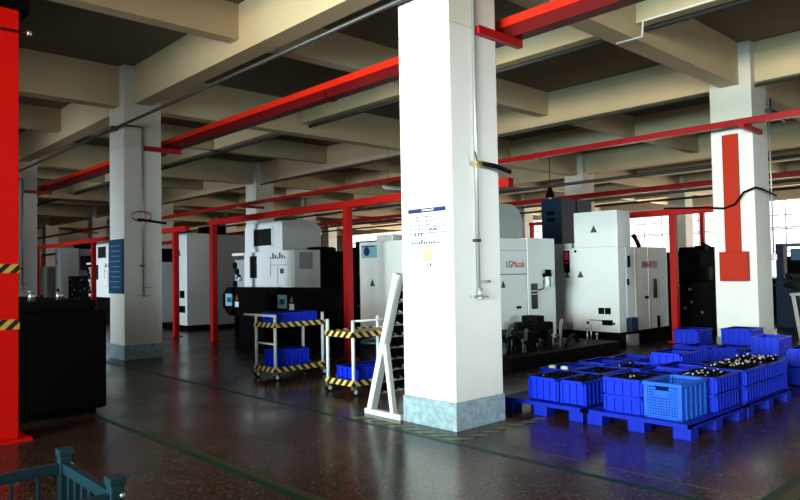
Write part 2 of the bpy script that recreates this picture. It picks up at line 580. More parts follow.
def air_drop(X, Y, label, ztop, zbot, hose):
    t = thing('air_pipe', label, 'air pipe', (X + 0.36, Y - 0.05, zbot), 'compressed air drops on the columns')
    MB().tube([(X + 0.36, Y - 0.022, ztop), (X + 0.36, Y - 0.022, zbot + 0.08)], 0.017).build('pipe', m_pipe, t)
    if not hose or ztop < 4.9:
        MB().tube([(X + 0.36, Y - 0.022, ztop - 0.01), (X + 0.16, Y - 0.022, ztop - 0.01), (X - 0.03, Y - 0.022, ztop - 0.03)], 0.017).build('elbow', m_darkpipe2, t)
    v = MB().tube([(X + 0.36, Y - 0.035, zbot), (X + 0.36, Y - 0.035, zbot + 0.1)], 0.028)
    v.disc((X + 0.36, Y - 0.04, zbot), 0.035, 'z', 0.03)
    v.bar((X + 0.24, Y - 0.04, zbot + 0.02), (X + 0.48, Y - 0.04, zbot + 0.01), 0.03, 0.02)
    v.build('valve', m_pipe, t)
    MB().tube([(X + 0.36, Y - 0.022, zbot + 0.16), (X + 0.50, Y - 0.06, zbot + 0.17)], 0.012).build('tap', m_pipe, t)
    MB().box(X + 0.30, X + 0.385, Y - 0.045, Y - 0.001, zbot + 0.58, zbot + 0.61).build('clip', m_darkpipe, t)
    return t
air_drop(XC[0], YC[0], 'thin grey air pipe with valve down the near column', 4.95, 1.32, True)
air_drop(XC[0], YC[1], 'thin air pipe with valve on the column carrying the blue notice board', 4.56, 1.22, True)
air_drop(XC[0], YC[2], 'thin air pipe on the third column, just right of the big red post', 4.5, 1.3, False)

t = thing('hose_fitting', 'black hose stub and brass fitting across the near column', 'fitting', (5.35, 4.58, 2.70))
MB().tube([(5.42, 4.555, 2.71), (5.62, 4.54, 2.70), (5.86, 4.54, 2.66)], 0.024).build('hose', m_rubber, t)
MB().box(5.36, 5.46, 4.555, 4.602, 2.68, 2.74, 0.008).tube([(5.33, 4.57, 2.71), (5.37, 4.57, 2.71)], 0.022).build('body', m_copper, t)
MB().bar((5.34, 4.56, 2.73), (5.31, 4.56, 2.83), 0.012).build('lever', m_darkpipe, t)

t = thing('hose', 'black and red hose looped on the column carrying the blue notice board', 'hose', (5.4, 13.18, 2.7))
lp = [(5.36 + 0.20 * math.cos(a), 13.165, 2.78 + 0.10 * math.sin(a)) for a in [math.pi * (-0.3 + 0.2 * k) for k in range(10)]]
MB().tube(lp, 0.012, 8).build('loop', m_reddull, t)
MB().tube([(5.28, 13.16, 2.72), (5.5, 13.16, 2.70), (5.85, 13.16, 2.66)], 0.024).build('hose', m_rubber, t)

# cable over the column with the red box
cb = [(13.02, 6.3, 2.77), (13.02, 5.5, 2.72), (13.02, 5.15, 2.68), (13.02, 4.95, 2.74), (13.05, 4.80, 2.95), (13.07, 4.60, 3.02), (13.3, 4.57, 3.0), (13.95, 4.55, 2.92)]
tag(MB().tube(cb, 0.02).build('cable', m_rubber, None, origin=cb[0]), 'black cable draped across the column carrying the red box', 'cable')
t = thing('corner_conduit', 'thin pale conduit on the right corner of the red box column', 'conduit', (13.92, 4.6, 1.5))
MB().tube([(13.92, 4.62, 1.75), (13.92, 4.62, 4.9)], 0.014).build('pipe', m_pipe, t)
MB().box(13.86, 13.98, 4.58, 4.649, 1.7, 1.82, 0.01).build('junction_box', m_pipe, t)
t = thing('pipe_hook', 'dark bracket of short pipes beside the top of the red box column', 'bracket', (13.9, 4.6, 4.4))
MB().tube([(13.84, 4.56, 4.75), (13.84, 4.56, 4.35)], 0.02).tube([(13.84, 4.56, 4.45), (14.6, 4.56, 4.42), (14.6, 4.56, 4.52), (13.84, 4.56, 4.55)], 0.025).build('pipe', m_darkpipe, t)
MB().box(13.80, 13.88, 4.56, 4.649, 4.5, 4.56).build('mount', m_darkpipe, t)

# pendant lamp and tube light in the distance
t = thing('pendant_lamp', 'small dark pendant lamp hanging left of the tall navy cabinet', 'lamp', (18.0, 12.4, 3.85))
MB().tube([(18, 12.4, 3.85), (18, 12.4, 3.95), (18, 12.4, 4.15), (18, 12.4, 4.22)], [0.15, 0.14, 0.06, 0.04], 16).build('lamp_shade', m_black, t)
MB().tube([(18, 12.4, 4.2), (18, 12.4, SLAB)], 0.012, 6).build('rod', m_black, t)
MB().ball((18, 12.4, 3.87), 0.06).build('bulb', m_paper, t)
t = thing('tube_light', 'unlit white tube light under the beams, left of the near column', 'lamp', (13.5, 14.5, 4.0))
MB().box(13.0, 14.7, 14.6, 14.7, 4.05, 4.10).build('batten', m_tubewhite, t)
MB().tube([(13.05, 14.65, 4.03), (14.65, 14.65, 4.03)], 0.018).build('tube', m_paper, t)
MB().tube([(13.2, 14.65, 4.1), (13.2, 14.65, 5.75)], 0.006, 6).tube([(14.4, 14.65, 4.1), (14.4, 14.65, 5.75)], 0.006, 6).build('hanger', m_darkpipe, t)

# ------------------------------------------------------------------ notices on the columns
t = thing('notice_sheet', 'white notice sheet with a blue heading on the near column', 'notice', (5.04, 5.0, 1.86))
MB().box(5.040, 5.049, 4.71, 5.30, 1.86, 2.28).build('paper', m_paper, t)
MB().box(5.036, 5.041, 4.73, 5.28, 2.22, 2.265).build('heading', m_sheetblue, t)
rr = random.Random(3)
for k in range(5):
    tx = MB()
    y = 5.27
    while y > 4.95 - 0.08 * (k % 2):
        w = rr.uniform(0.02, 0.06)
        tx.box(5.038, 5.041, y - w, y, 2.17 - 0.043 * k, 2.181 - 0.043 * k)
        y -= w + rr.uniform(0.008, 0.02)
    tx.build('text_line', m_ink, t)
for k in range(3):
    MB().box(5.038, 5.041, 4.74, 5.00 - 0.02 * k, 2.06 - 0.03 * k, 2.069 - 0.03 * k).build('text_line', m_ink, t)
    MB().box(5.037, 5.041, 5.17 - 0.05 * k, 5.188 - 0.05 * k, 1.975, 2.008).build('figure', m_ink, t)
tx = MB()
for k in range(12):
    y = 5.22 - 0.035 * k
    tx.box(5.037, 5.041, y - 0.012, y + 0.010, 1.89, 1.905 + rr.choice((0.005, 0.012, 0.035)))
tx.build('text_line', m_ink, t)
MB().box(5.034, 5.041, 4.90, 5.07, 2.237, 2.25).build('title', m_paper, t)
t = thing('yellow_note', 'small yellow note under the notice sheet on the near column', 'note', (5.04, 5.0, 1.64))
MB().box(5.042, 5.049, 4.93, 5.08, 1.71, 1.845).build('paper', m_yellow, t)
MB().box(5.040, 5.043, 4.96, 5.05, 1.755, 1.76).build('text_line', m_copper, t)
MB().box(5.040, 5.043, 4.94, 5.06, 1.80, 1.805).build('text_line', m_copper, t)
t = thing('small_sticker', 'tiny white sticker with dark print below the yellow note', 'sticker', (5.04, 5.0, 1.61))
MB().box(5.043, 5.049, 4.93, 5.09, 1.61, 1.70).build('paper', m_paper, t)
MB().box(5.040, 5.044, 4.955, 4.975, 1.655, 1.69).build('figure', m_ink, t)
MB().box(5.040, 5.044, 4.94, 5.07, 1.612, 1.62).build('text_line', m_ink, t)

t = thing('notice_board', 'dark blue notice board with lines of pale text on the second column', 'notice board', (5.0, 13.6, 1.28))
MB().box(5.0, 5.049, 13.25, 13.94, 1.28, 2.34, 0.006).build('board', m_board, t)
for k in range(9):
    MB().box(4.996, 5.001, 13.34, 13.90 - rr.uniform(0, 0.16), 2.20 - 0.10 * k, 2.222 - 0.10 * k).build('text_line', m_boardtxt, t)


# ------------------------------------------------------------------ CNC machines
def warn_x(mb, x, y, z, s=0.12):
    mb.prism([(y - s / 2, z), (y + s / 2, z), (y, z + s * 0.95)], 'x', x - 0.004, x)
    return mb


def window_machine(loc, label):
    """machining centre with a glazed head, dark covers and a door panel; loc is its -X,-Y corner"""
    ox, oy = loc[0] - 9.0, loc[1] - 13.3
    t = thing('machining_center', label, 'machine', (loc[0], loc[1], 0), 'white machining centres')
    X = lambda v: v + ox
    Y = lambda v: v + oy
    MB().box(X(9.15), X(12.0), Y(13.5), Y(15.9), 0, 0.9, 0.02).build('base', m_black, t)
    MB().box(X(9.0), X(9.74), Y(13.3), Y(15.58), 0.88, 2.17, 0.012).build('enclosure', m_white, t)
    MB().box(X(9.02), X(9.72), Y(15.60), Y(16.1), 0.88, 2.0, 0.02).build('side_gear', m_grey, t)
    MB().box(X(8.97), X(9.3), Y(15.55), Y(16.15), 2.10, 2.17, 0.008).build('shelf', m_white, t)
    hb = MB()
    hb.prism([(Y(13.95), 2.17), (Y(13.95), 2.86), (Y(14.02), 2.90), (Y(15.61), 2.90), (Y(15.70), 2.80), (Y(15.70), 2.17)], 'x', X(9.1), X(9.13))
    hb.build('head_frame', m_white, t)
    h2 = MB().prism([(X(9.13), 2.17), (X(9.13), 2.90), (X(10.0), 2.94), (X(10.25), 2.76), (X(10.25), 2.17)], 'y', Y(13.95), Y(15.70))
    h2.build('head', m_white, t)
    wo = MB()
    for a in ((14.35, 14.41, 2.30, 2.78), (15.24, 15.30, 2.30, 2.78)):
        wo.box(X(9.08), X(9.1), Y(a[0]), Y(a[1]), a[2], a[3])
    wo.box(X(9.08), X(9.1), Y(14.35), Y(15.30), 2.74, 2.79).box(X(9.08), X(9.1), Y(14.35), Y(15.30), 2.27, 2.32)
    w = wo.build('head_window', m_white, t)
    MB().box(X(9.085), X(9.099), Y(14.41), Y(15.24), 2.32, 2.74).build('pane', m_glassdk, w, origin=WORLD[t.name])
    MB().box(X(8.985), X(9.0), Y(14.96), Y(15.28), 1.52, 2.07, 0.006).build('door_window', m_glassdk, t)
    q = MB()
    for k in range(7):
        q.box(X(8.993), X(9.0), Y(14.28 - 0.10 * k), Y(14.34 - 0.10 * k), 1.98, 2.02 + 0.05 * ((k * 5) % 3))
    q.box(X(8.993), X(9.0), Y(14.32), Y(14.335), 1.55, 1.95).box(X(8.993), X(9.0), Y(13.62), Y(14.3), 1.82, 1.83)
    q.box(X(8.993), X(9.0), Y(13.6), Y(14.5), 1.28, 1.29).box(X(8.993), X(9.0), Y(14.0), Y(14.01), 1.35, 1.8)
    q.box(X(8.993), X(9.0), Y(13.75), Y(13.9), 1.62, 1.74)
    q.build('control_markings', m_letter_dark, t)
    MB().box(X(9.14), X(9.50), Y(13.29), Y(13.3), 1.72, 2.12).build('panel_plate', m_grey, t)
    MB().box(X(9.74), X(9.80), Y(13.4), Y(13.52), 0.9, 2.15).build('door_edge', m_black, t)
    MB().box(X(9.75), X(12.0), Y(13.7), Y(15.9), 0.9, 2.16, 0.02).build('rear_housing', m_black, t)
    MB().box(X(9.8), X(10.4), Y(13.55), Y(13.95), 2.12, 2.26, 0.05).build('arm', m_black, t)
    g = MB()
    for k in range(6):
        g.ball((X(9.0), Y(15.85 + 0.1 * (k % 3)), 1.05 + 0.16 * k), 0.09, 8, (0.6, 1, 1))
    g.build('side_fittings', m_black, t)
    g = MB()
    for k, (yy, zz) in enumerate(((15.72, 0.96), (15.5, 0.95), (15.3, 0.95), (15.78, 1.5))):
        g.ball((X(8.97), Y(yy), zz), 0.055, 8)
    g.build('spool', m_paper, t)
    return t


A = window_machine((9.0, 13.3), 'white machining centre with a dark square window in its head, behind the carts')
AX = [((9.0, 24.45), 'small distant white machining centre beside the blue notice board')]
for (x, y), lb in AX:
    place_copy(A, (x, y, 0), lb)


def chip_cover(y0, y1, label, skew):
    t = thing('chip_conveyor', label, 'chip conveyor', (8.7, y0, 0), 'black chip conveyors of the machining centres')
    c = 0.22
    MB().prism([(y0 + skew, 0.60), (y0, 1.13), (y0 + c, 1.30), (y1 - c, 1.30), (y1, 1.12), (y1, 0.80), (y1 - 0.3, 0.60)], 'x', 8.45, 8.82).build('hopper', m_black, t)
    MB().box(8.55, 8.8, y0 + 0.5, y1 - 0.4, 0.0, 0.62).build('stand', m_black, t)
    l = MB().box(8.442, 8.45, y1 - 0.52, y1 - 0.16, 0.84, 1.14).build('label_plate', m_labelblue, t)
    MB().box(8.436, 8.442, y1 - 0.44, y1 - 0.24, 0.93, 1.05).build('print', m_board, l, origin=WORLD[t.name])
    l = MB().box(8.442, 8.45, y1 - 0.80, y1 - 0.62, 0.82, 0.95).build('sticker', m_paper, t)
    s = MB()
    warn_x(s, 8.449, y1 - 0.71, 0.99, 0.14)
    s.build('warning_sign', m_copper, t)
    return t
chip_cover(13.40, 15.70, 'black chip conveyor hopper with pale label, under the glazed white machine', 0.1)
chip_cover(10.95, 13.32, 'wider black chip conveyor hopper with slanted end, right of its twin', -0.0)

# machine behind the near column
t = thing('machining_center', 'large white machining centre partly hidden by the near column', 'machine', (8.9, 8.2, 0), 'white machining centres')
BC = t
MB().box(9.0, 11.9, 8.3, 10.95, 0, 0.47, 0.02).build('base', m_black, t)
MB().box(8.9, 11.04, 8.2, 10.80, 0.45, 2.22, 0.014).build('enclosure', m_white, t)
c = MB().box(11.06, 12.0, 8.19, 10.0, 0.12, 2.24, 0.014).build('side_cabinet', m_white, t)
hd = [(9.3, 2.22), (9.3, 2.86), (9.5, 2.94), (11.15, 2.94), (11.36, 2.85), (11.46, 2.65), (11.46, 2.22)]
MB().prism(hd, 'y', 8.6, 9.4).build('head', m_grey, t)
MB().prism([(9.4, 2.22), (9.4, 2.86), (9.82, 2.55), (9.95, 2.22)], 'x', 9.3, 10.6).build('head_slope', m_grey, t)
MB().box(9.6, 11.04, 8.19, 8.20, 1.515, 1.53).box(9.6, 11.04, 8.19, 8.2, 1.98, 1.985).build('panel_seam', m_letter_dark, t)
o1, wd = lettering('LG', 10.39, 8.197, 1.655, 0.13, m_letter_dark, t)
lettering('Mazak', 10.39 + wd + 0.018, 8.197, 1.655, 0.13, m_letter_red, t)
MB().box(10.69, 10.83, 8.185, 8.20, 0.85, 0.90, 0.004).build('vent', m_black, t)
w = MB().box(11.16, 11.35, 8.172, 8.19, 0.82, 1.33, 0.02).build('door_window', m_glassdk, t)
MB().box(11.15, 11.36, 8.165, 8.172, 1.17, 1.19).box(11.15, 11.36, 8.165, 8.172, 1.11, 1.125).build('trim', m_tubewhite, w, origin=WORLD[t.name])
fl = MB().box(11.55, 11.80, 8.13, 8.19, 1.45, 1.53, 0.01).build('air_filter', m_black, t)
MB().tube([(11.61, 8.11, 1.25), (11.61, 8.11, 1.46)], 0.045).tube([(11.74, 8.11, 1.25), (11.74, 8.11, 1.46)], 0.045).build('bowl', m_paper, fl, origin=WORLD[t.name])
MB().tube([(11.66, 8.13, 1.5), (11.66, 8.12, 1.6)], 0.06).tube([(11.52, 8.14, 1.38), (11.5, 8.14, 1.22), (11.35, 8.15, 1.19)], 0.012).build('fitting', m_black, fl, origin=WORLD[t.name])
MB().box(12.0, 12.05, 8.22, 8.3, 0.85, 1.3, 0.01).build('hinge', m_black, t)
MB().prism([(10.22, 1.27), (10.36, 1.27), (10.29, 1.41)], 'y', 8.194, 8.199).build('warning_sign', m_letter_dark, t)
warn_x(MB(), 8.899, 10.40, 1.33, 0.15).build('warning_sign', m_letter_dark, t)
pl = MB().box(8.888, 8.899, 10.24, 10.72, 1.90, 2.15, 0.003).build('instruction_plate', m_labelblue, t)
MB().disc((8.885, 10.55, 2.03), 0.09, 'x', 0.006, 20).box(8.882, 8.888, 10.3, 10.7, 2.12, 2.145).build('emblem', m_sheetblue, pl, origin=WORLD[t.name])
MB().box(9.1, 9.4, 10.0, 10.5, 2.22, 2.36, 0.02).build('lamp_box', m_white, t)

# hoses and chip tray between the near column and the crates
t = thing('coolant_unit', 'black coolant unit with hoses and shiny fittings before the lettered machine', 'coolant unit', (9.6, 7.4, 0))
MB().box(8.6, 11.9, 6.7, 8.1, 0, 0.22, 0.02).build('tank', m_black, t)
MB().box(8.8, 10.2, 7.3, 8.05, 0.22, 0.50, 0.03).box(10.3, 10.9, 7.5, 8.0, 0.22, 0.62, 0.03).box(10.5, 10.75, 7.6, 7.95, 0.62, 0.74, 0.02).build('pump', m_rubber, t)
def arc(a, b, hgt, n=9):
    a, b = Vector(a), Vector(b)
    return [a.lerp(b, k / n) + Vector((0, 0, hgt * math.sin(math.pi * k / n))) for k in range(n + 1)]
for k, (a, b, h_) in enumerate((((8.9, 7.1, .22), (10.3, 7.9, .45), .28), ((9.3, 7.0, .22), (10.5, 7.8, .42), .18), ((9.9, 6.9, .22), (10.9, 7.6, .3), .22), ((8.7, 7.2, .2), (9.6, 7.0, .2), .28), ((10.2, 6.8, .2), (11.4, 7.3, .22), .18))):
    MB().tube(arc(a, b, h_), 0.036, 8).build('hose', m_hose if k < 2 else m_rubber, t)
MB().tube(arc((10.35, 7.0, .22), (11.5, 7.7, .45), 0.30), 0.028, 8).build('steel_hose', m_pipe, t)
for k in range(22):
    x, y = rr.uniform(8.8, 11.6), rr.uniform(6.8, 7.4)
    z = 0.22 + rr.uniform(0.02, 0.30)
    MB().tube([(x, y, 0.2), (x, y, z)], 0.012, 6).ball((x, y, z), rr.uniform(0.018, 0.032), 8).build('fitting', m_steel if k % 3 == 0 else m_pipedull, t)

# machine in front of the far windows
t = thing('machining_center', 'white machining centre with stepped top above the blue crates', 'machine', (12.7, 7.15, 0), 'white machining centres')
MB().box(12.75, 14.8, 7.25, 9.95, 0, 0.30, 0.02).build('base', m_black, t)
MB().box(12.7, 14.85, 7.15, 8.24, 0.29, 2.05, 0.012).build('enclosure', m_white, t)
MB().box(12.72, 14.8, 8.25, 9.95, 0.29, 2.16, 0.012).build('side_cabinet', m_white, t)
MB().box(12.69, 13.22, 7.14, 8.16, 2.05, 2.80, 0.014).build('head', m_white, t)
MB().box(13.0, 13.35, 7.30, 8.1, 2.05, 2.60, 0.03).build('rear_head', m_white, t)
for wa in ((12.688, 7.68, 2.36, 0.16), (12.699, 8.03, 1.42, 0.15), (12.719, 8.37, 1.42, 0.14)):
    warn_x(MB(), *wa).build('warning_sign', m_letter_dark, t)
v = MB().box(12.685, 12.70, 7.34, 7.47, 0.66, 0.79).box(12.685, 12.70, 7.49, 7.62, 0.66, 0.79)
v.box(12.685, 12.70, 7.30, 7.54, 0.43, 0.54).box(12.692, 12.70, 7.54, 7.84, 0.52, 0.535)
v.build('vent', m_black, t)
MB().disc((12.70, 7.88, 0.47), 0.03, 'x', 0.02).disc((12.70, 8.14, 1.98), 0.03, 'x', 0.02).disc((12.70, 7.27, 0.47), 0.025, 'x', 0.02).build('knob', m_black, t)
k = MB().box(12.705, 12.72, 8.30, 8.44, 1.52, 2.0).build('switch_plate', m_black, t)
MB().box(12.699, 12.706, 8.32, 8.42, 1.80, 1.97).box(12.699, 12.706, 8.33, 8.41, 1.73, 1.755).build('red_label', m_letter_red, k, origin=WORLD[t.name])
e = MB()
for x in (13.02, 13.38, 13.42, 13.96):
    e.box(x - 0.012, x + 0.012, 7.14, 7.15, 0.30, 2.04)
e.box(13.42, 13.96, 7.14, 7.15, 1.38, 1.40).box(13.42, 13.96, 7.14, 7.15, 1.80, 1.81)
e.build('panel_seam', m_tubewhite, t)
MB().box(13.66, 14.36, 7.142, 7.15, 1.60, 1.75).build('name_plate', m_grey, t)
o1, wd = lettering('LG', 13.70, 7.139, 1.635, 0.085, m_letter_dark, t)
lettering('Mazak', 13.70 + wd + 0.012, 7.139, 1.635, 0.085, m_letter_red, t)
MB().box(14.15, 14.31, 7.13, 7.15, 0.94, 1.37, 0.015).build('door_window', m_glassdk, t)
MB().box(13.78, 13.92, 7.135, 7.15, 0.94, 1.0, 0.004).box(13.02, 13.10, 7.13, 7.15, 1.25, 1.38).box(13.08, 13.14, 7.12, 7.15, 1.62, 1.86).build('handle', m_black, t)
MB().box(12.95, 13.22, 7.02, 7.14, 0.30, 0.58, 0.015).build('pipe_box', m_navy, t)
MB().box(13.1, 13.5, 7.16, 7.24, 0.0, 0.22).build('foot', m_grey, t)
MB().tube([(13.25, 7.1, 2.3), (13.32, 7.05, 2.15), (13.4, 7.05, 2.05)], 0.045).build('cable_gland', m_rubber, t)
MB().box(14.3, 14.36, 7.11, 7.15, 0.30, 0.55).build('latch', m_black, t)

# tall navy cabinet behind
t = thing('electrical_cabinet', 'tall navy blue cabinet rising behind the white machining centres', 'cabinet', (15.7, 10.3, 0))
MB().box(15.0, 16.45, 10.0, 10.62, 0.05, 3.45, 0.015).build('body', m_navy, t)
MB().box(15.7, 15.72, 9.99, 10.0, 0.1, 3.4).build('door_seam', m_black, t)
MB().box(14.99, 15.0, 10.2, 10.45, 3.02, 3.12).box(14.99, 15.0, 10.2, 10.45, 2.85, 2.95).build('vent', m_black, t)
MB().box(15.05, 16.4, 10.05, 10.58, 0, 0.05).build('plinth', m_black, t)

# white cabinet machine on the left between red posts
def tall_cabinet(loc, label):
    t = thing('machine_cabinet', label, 'machine cabinet', loc, 'tall white machine cabinets')
    x, y = loc[0], loc[1]
    MB().box(x, x + 0.72, y, y + 0.72, 0.15, 2.86, 0.01).build('body', m_white, t)
    MB().box(x + 0.73, x + 3.0, y + 0.02, y + 2.2, 0.12, 2.84, 0.01).build('side_body', m_grey, t)
    MB().box(x + 0.05, x + 2.9, y + 0.06, y + 2.1, 0, 0.15).build('plinth', m_black, t)
    MB().box(x - 0.012, x, y + 0.16, y + 0.46, 0.95, 1.17).box(x - 0.012, x, y + 0.12, y + 0.6, 0.52, 0.72).build('vent', m_black, t)
    MB().prism([(y + 0.4, 2.2), (y + 0.55, 2.2), (y + 0.47, 2.38)], 'x', x - 0.006, x).build('warning_sign', m_letter_dark, t)
    MB().box(x + 1.55, x + 1.85, y + 0.0, y + 0.02, 1.72, 2.0).box(x + 1.6, x + 1.8, y + 0.0, y + 0.02, 1.5, 1.56).build('switch', m_black, t)
    MB().box(x + 2.0, x + 2.03, y + 0.0, y + 0.02, 0.3, 2.8).box(x + 2.03, x + 3.0, y + 0.0, y + 0.02, 1.55, 1.6).build('door_seam', m_black, t)
    MB().box(x + 0.8, x + 1.4, y + 0.2, y + 0.9, 2.84, 3.1, 0.03).build('top_motor', m_black, t)
    return t
F = tall_cabinet((9.0, 18.85, 0), 'tall white cabinet with grey side between two red gantry posts')
place_copy(F, (9.0, 30.55, 0), 'slim tall white cabinet far down the row, left of the blue notice board')
place_copy(F, (9.0, 32.9, 0), 'low white cabinet at the far end of the row, by the third column').scale.z = 0.74
place_copy(F, (9.0, 21.2, 0), 'low white cabinet edge just right of the column with the notice board').scale.z = 0.72

# dark machines filling the row behind, silhouettes against the far windows
def dark_machine(loc, w, d, h, label, arms):
    t = thing('dark_machine', label, 'machine', loc, 'dark machines in the rows behind')
    x, y = loc[0], loc[1]
    MB().box(x, x + w, y, y + d, 0, h * 0.62, 0.04).build('base', m_black, t)
    MB().box(x + w * 0.25, x + w * 0.8, y + d * 0.2, y + d * 0.7, h * 0.62, h, 0.05).build('column', m_black, t)
    MB().box(x + w * 0.05, x + w * 0.35, y + d * 0.3, y + d * 0.6, h * 0.7, h * 0.92, 0.03).build('spindle_head', m_rubber, t)
    if arms:
        MB().tube([(x + w * 0.1, y + 0.1, h * 0.62), (x + w * 0.1, y + 0.1, h * 1.0), (x - 0.2, y + 0.05, h * 1.02)], 0.05).box(x - 0.4, x, y - 0.1, y + 0.2, h * 0.8, h * 1.0, 0.02).build('control_arm', m_rubber, t)
    f = MB()
    for k in range(9):
        f.ball((x - 0.02, y + d * rr.random(), h * rr.uniform(0.25, 0.6)), 0.035, 6)
    f.build('fitting', m_steel, t)
    return t
dark_machine((16.6, 6.8, 0), 2.4, 2.2, 2.0, 'dark machine seen between the stepped white machine and the red box column', True)
dark_machine((19.5, 8.2, 0), 2.4, 1.6, 2.2, 'farther dark machine below the far windows, left of the red box column', True)
dark_machine((12.4, 13.9 + 0.6, 0), 2.6, 2.2, 2.55, 'tall dark machine behind the glazed white machining centre', False)
dark_machine((10.1, 11.3, 0), 2.0, 1.9, 2.1, 'dark machine between the two largest white machining centres', False)
dark_machine((12.5, 18.5, 0), 2.6, 2.2, 2.5, 'dark machine right of the tall grey-sided cabinet', False)
dark_machine((9.4, 23.5, 0), 2.4, 0.8, 2.6, 'dark machine left of the far column, beyond the notice board', False)
dark_machine((9.2, 27.5, 0), 2.4, 2.7, 2.7, 'dark machine far down the row, left of the small distant white machine', False)
dark_machine((24.0, 6.2, 0), 2.6, 2.6, 1.9, 'dark machine at far right behind the white stand', True)
dark_machine((20.0, 23.0, 0), 2.6, 2.6, 2.6, 'dark machine far behind, between the white machines', False)
dark_machine((17.0, 27.0, 0), 2.6, 2.6, 2.7, 'very distant dark machine left of the glazed white machine', False)

# blue-grey machines seen at the far right edge
t = thing('blue_machine', 'blue grey machine with a monitor arm at the far right edge', 'machine', (19.5, 5.4, 0))
MB().box(19.0, 21.0, 4.6, 6.3, 0, 1.25, 0.03).build('base', m_navy, t)
MB().box(19.1, 19.4, 6.12, 6.30, 1.25, 2.16, 0.02).build('upright', m_navy, t)
MB().box(19.0, 19.3, 5.1, 5.92, 1.72, 2.02, 0.02).build('control_panel', m_board, t)
MB().box(19.1, 19.22, 4.7, 6.12, 2.08, 2.16, 0.01).build('arm', m_board, t)
MB().box(19.15, 19.35, 5.3, 5.5, 1.25, 1.72).build('panel_post', m_navy, t)
MB().box(18.98, 19.0, 5.2, 5.6, 1.78, 1.97).build('screen', m_labelblue, t)

# black covered machine on the left of the aisle
t = thing('covered_machine', 'low black machine housing beside the big red post, clutter on top', 'machine', (2.0, 8.4, 0))
MB().box(-0.4, 2.98, 8.35, 11.3, 0.06, 1.22, 0.05).build('housing', m_black, t)
MB().box(-0.3, 2.9, 8.45, 11.2, 1.22, 1.34, 0.05).build('cover', m_rubber, t)
MB().box(-0.3, 2.9, 8.5, 11.2, 0, 0.06).build('plinth', m_black, t)
for i, (x, y, nm, s) in enumerate(((2.25, 8.7, 'first', .05), (2.6, 8.9, 'second', .04), (2.75, 9.3, 'third', .035))):
    lab = ('pale steel cup on the black housing, nearest the big red post', 'steel cup on the black housing, between two other cups', 'smallest steel cup on the black housing, near its right edge')[i]
    c = thing('steel_cup', lab, 'cup', (x, y, 1.34), 'steel cups on the black housing')
    MB().tube([(x, y, 1.34), (x, y, 1.34 + 2.2 * s)], s * 0.8, 14).build('body', m_steel, c)
    MB().tube([(x, y, 1.34 + 2.2 * s), (x, y, 1.34 + 2.4 * s)], s * 0.9, 14).build('rim', m_steel, c)

# ------------------------------------------------------------------ carts
def cart(x0, x1, y0, y1, ztop, zstrip, label, posts_up):
    t = thing('cart', label, 'cart', (x0, y0, 0), 'tube carts with hazard stripes')
    for (x, y) in ((x0, y0), (x0, y1), (x1, y0), (x1, y1)):
        MB().tube([(x, y, 0.12), (x, y, ztop)], 0.024, 12).build('post', m_tubewhite, t)
        c = MB().box(x - 0.03, x + 0.03, y - 0.02, y + 0.02, 0.08, 0.13).build('caster', m_steel, t)
        MB().disc((x + 0.02, y, 0.052), 0.052, 'y', 0.03, 18).build('wheel', m_rubber, c, origin=WORLD[t.name])
        MB().disc((x + 0.02, y, 0.052), 0.03, 'y', 0.036, 14).build('hub', m_tubewhite, c, origin=WORLD[t.name])
    for z in (zstrip, 0.17):
        s = MB().box(x0 + 0.02, x1 - 0.02, y0 + 0.02, y1 - 0.02, z - 0.02, z + 0.01).build('shelf', m_grey, t)
        e = MB()
        e.box(x0 - 0.03, x0 - 0.024, y0 - 0.03, y1 + 0.03, z - 0.045, z + 0.03).box(x0 - 0.03, x1 + 0.03, y0 - 0.03, y0 - 0.024, z - 0.045, z + 0.03)
        e.box(x1 + 0.024, x1 + 0.03, y0 - 0.03, y1 + 0.03, z - 0.045, z + 0.03).box(x0 - 0.03, x1 + 0.03, y1 + 0.024, y1 + 0.03, z - 0.045, z + 0.03)
        e.build('hazard_edge', m_hazard, s, origin=WORLD[t.name])
    if posts_up:
        MB().tube([(x0, y0, ztop * 0.55), (x0, y1, ztop * 0.55)], 0.016).build('rail', m_tubewhite, t)
        MB().tube([(x0, y0 - 0.02, ztop - 0.02), (x0, y1 + 0.35, ztop - 0.02)], 0.02).build('push_handle', m_tubewhite, t)
    else:
        MB().tube([(x0, y0, ztop - 0.01), (x1, y0, ztop - 0.01)], 0.014).build('push_handle', m_tubewhite, t)
    return t
cart(5.6, 6.5, 6.95, 7.50, 0.98, 0.80, 'white tube cart with hazard edges beside the leaning rack', False)
cart(5.62, 6.5, 8.84, 9.38, 0.99, 0.84, 'farther white tube cart with long handle and hazard edges', True)


# ------------------------------------------------------------------ leaning white rack against the near column
t = thing('tool_rack', 'white leaning rack of dark slots against the near column', 'rack', (5.0, 5.9, 0))
XA, XB = 5.05, 5.78
YB, YT, ZT = 5.95, 5.46, 1.58
yz = lambda f: (YB + (YT - YB) * f, 0.05 + (ZT - 0.05) * f)
for X in (XA, XB):
    sd = MB().box(X - 0.035, X + 0.035, 5.44, 6.04, 0.0, 0.06, 0.006).build('foot_bar', m_tubewhite, t)
    MB().bar((X, YB, 0.05), (X, YT, ZT), 0.07, 0.095, (1, 0, 0)).build('side_rail', m_tubewhite, t)
    fy, fz = yz(0.52)
    MB().bar((X, fy, fz), (X, 5.58, 0.05), 0.05, 0.06, (1, 0, 0)).build('strut', m_tubewhite, t)
for k in range(11):
    y, z = yz(0.12 + 0.085 * k)
    MB().bar((XA, y, z), (XB, y, z), 0.014, 0.022).build('shelf_bar', m_tubewhite, t)
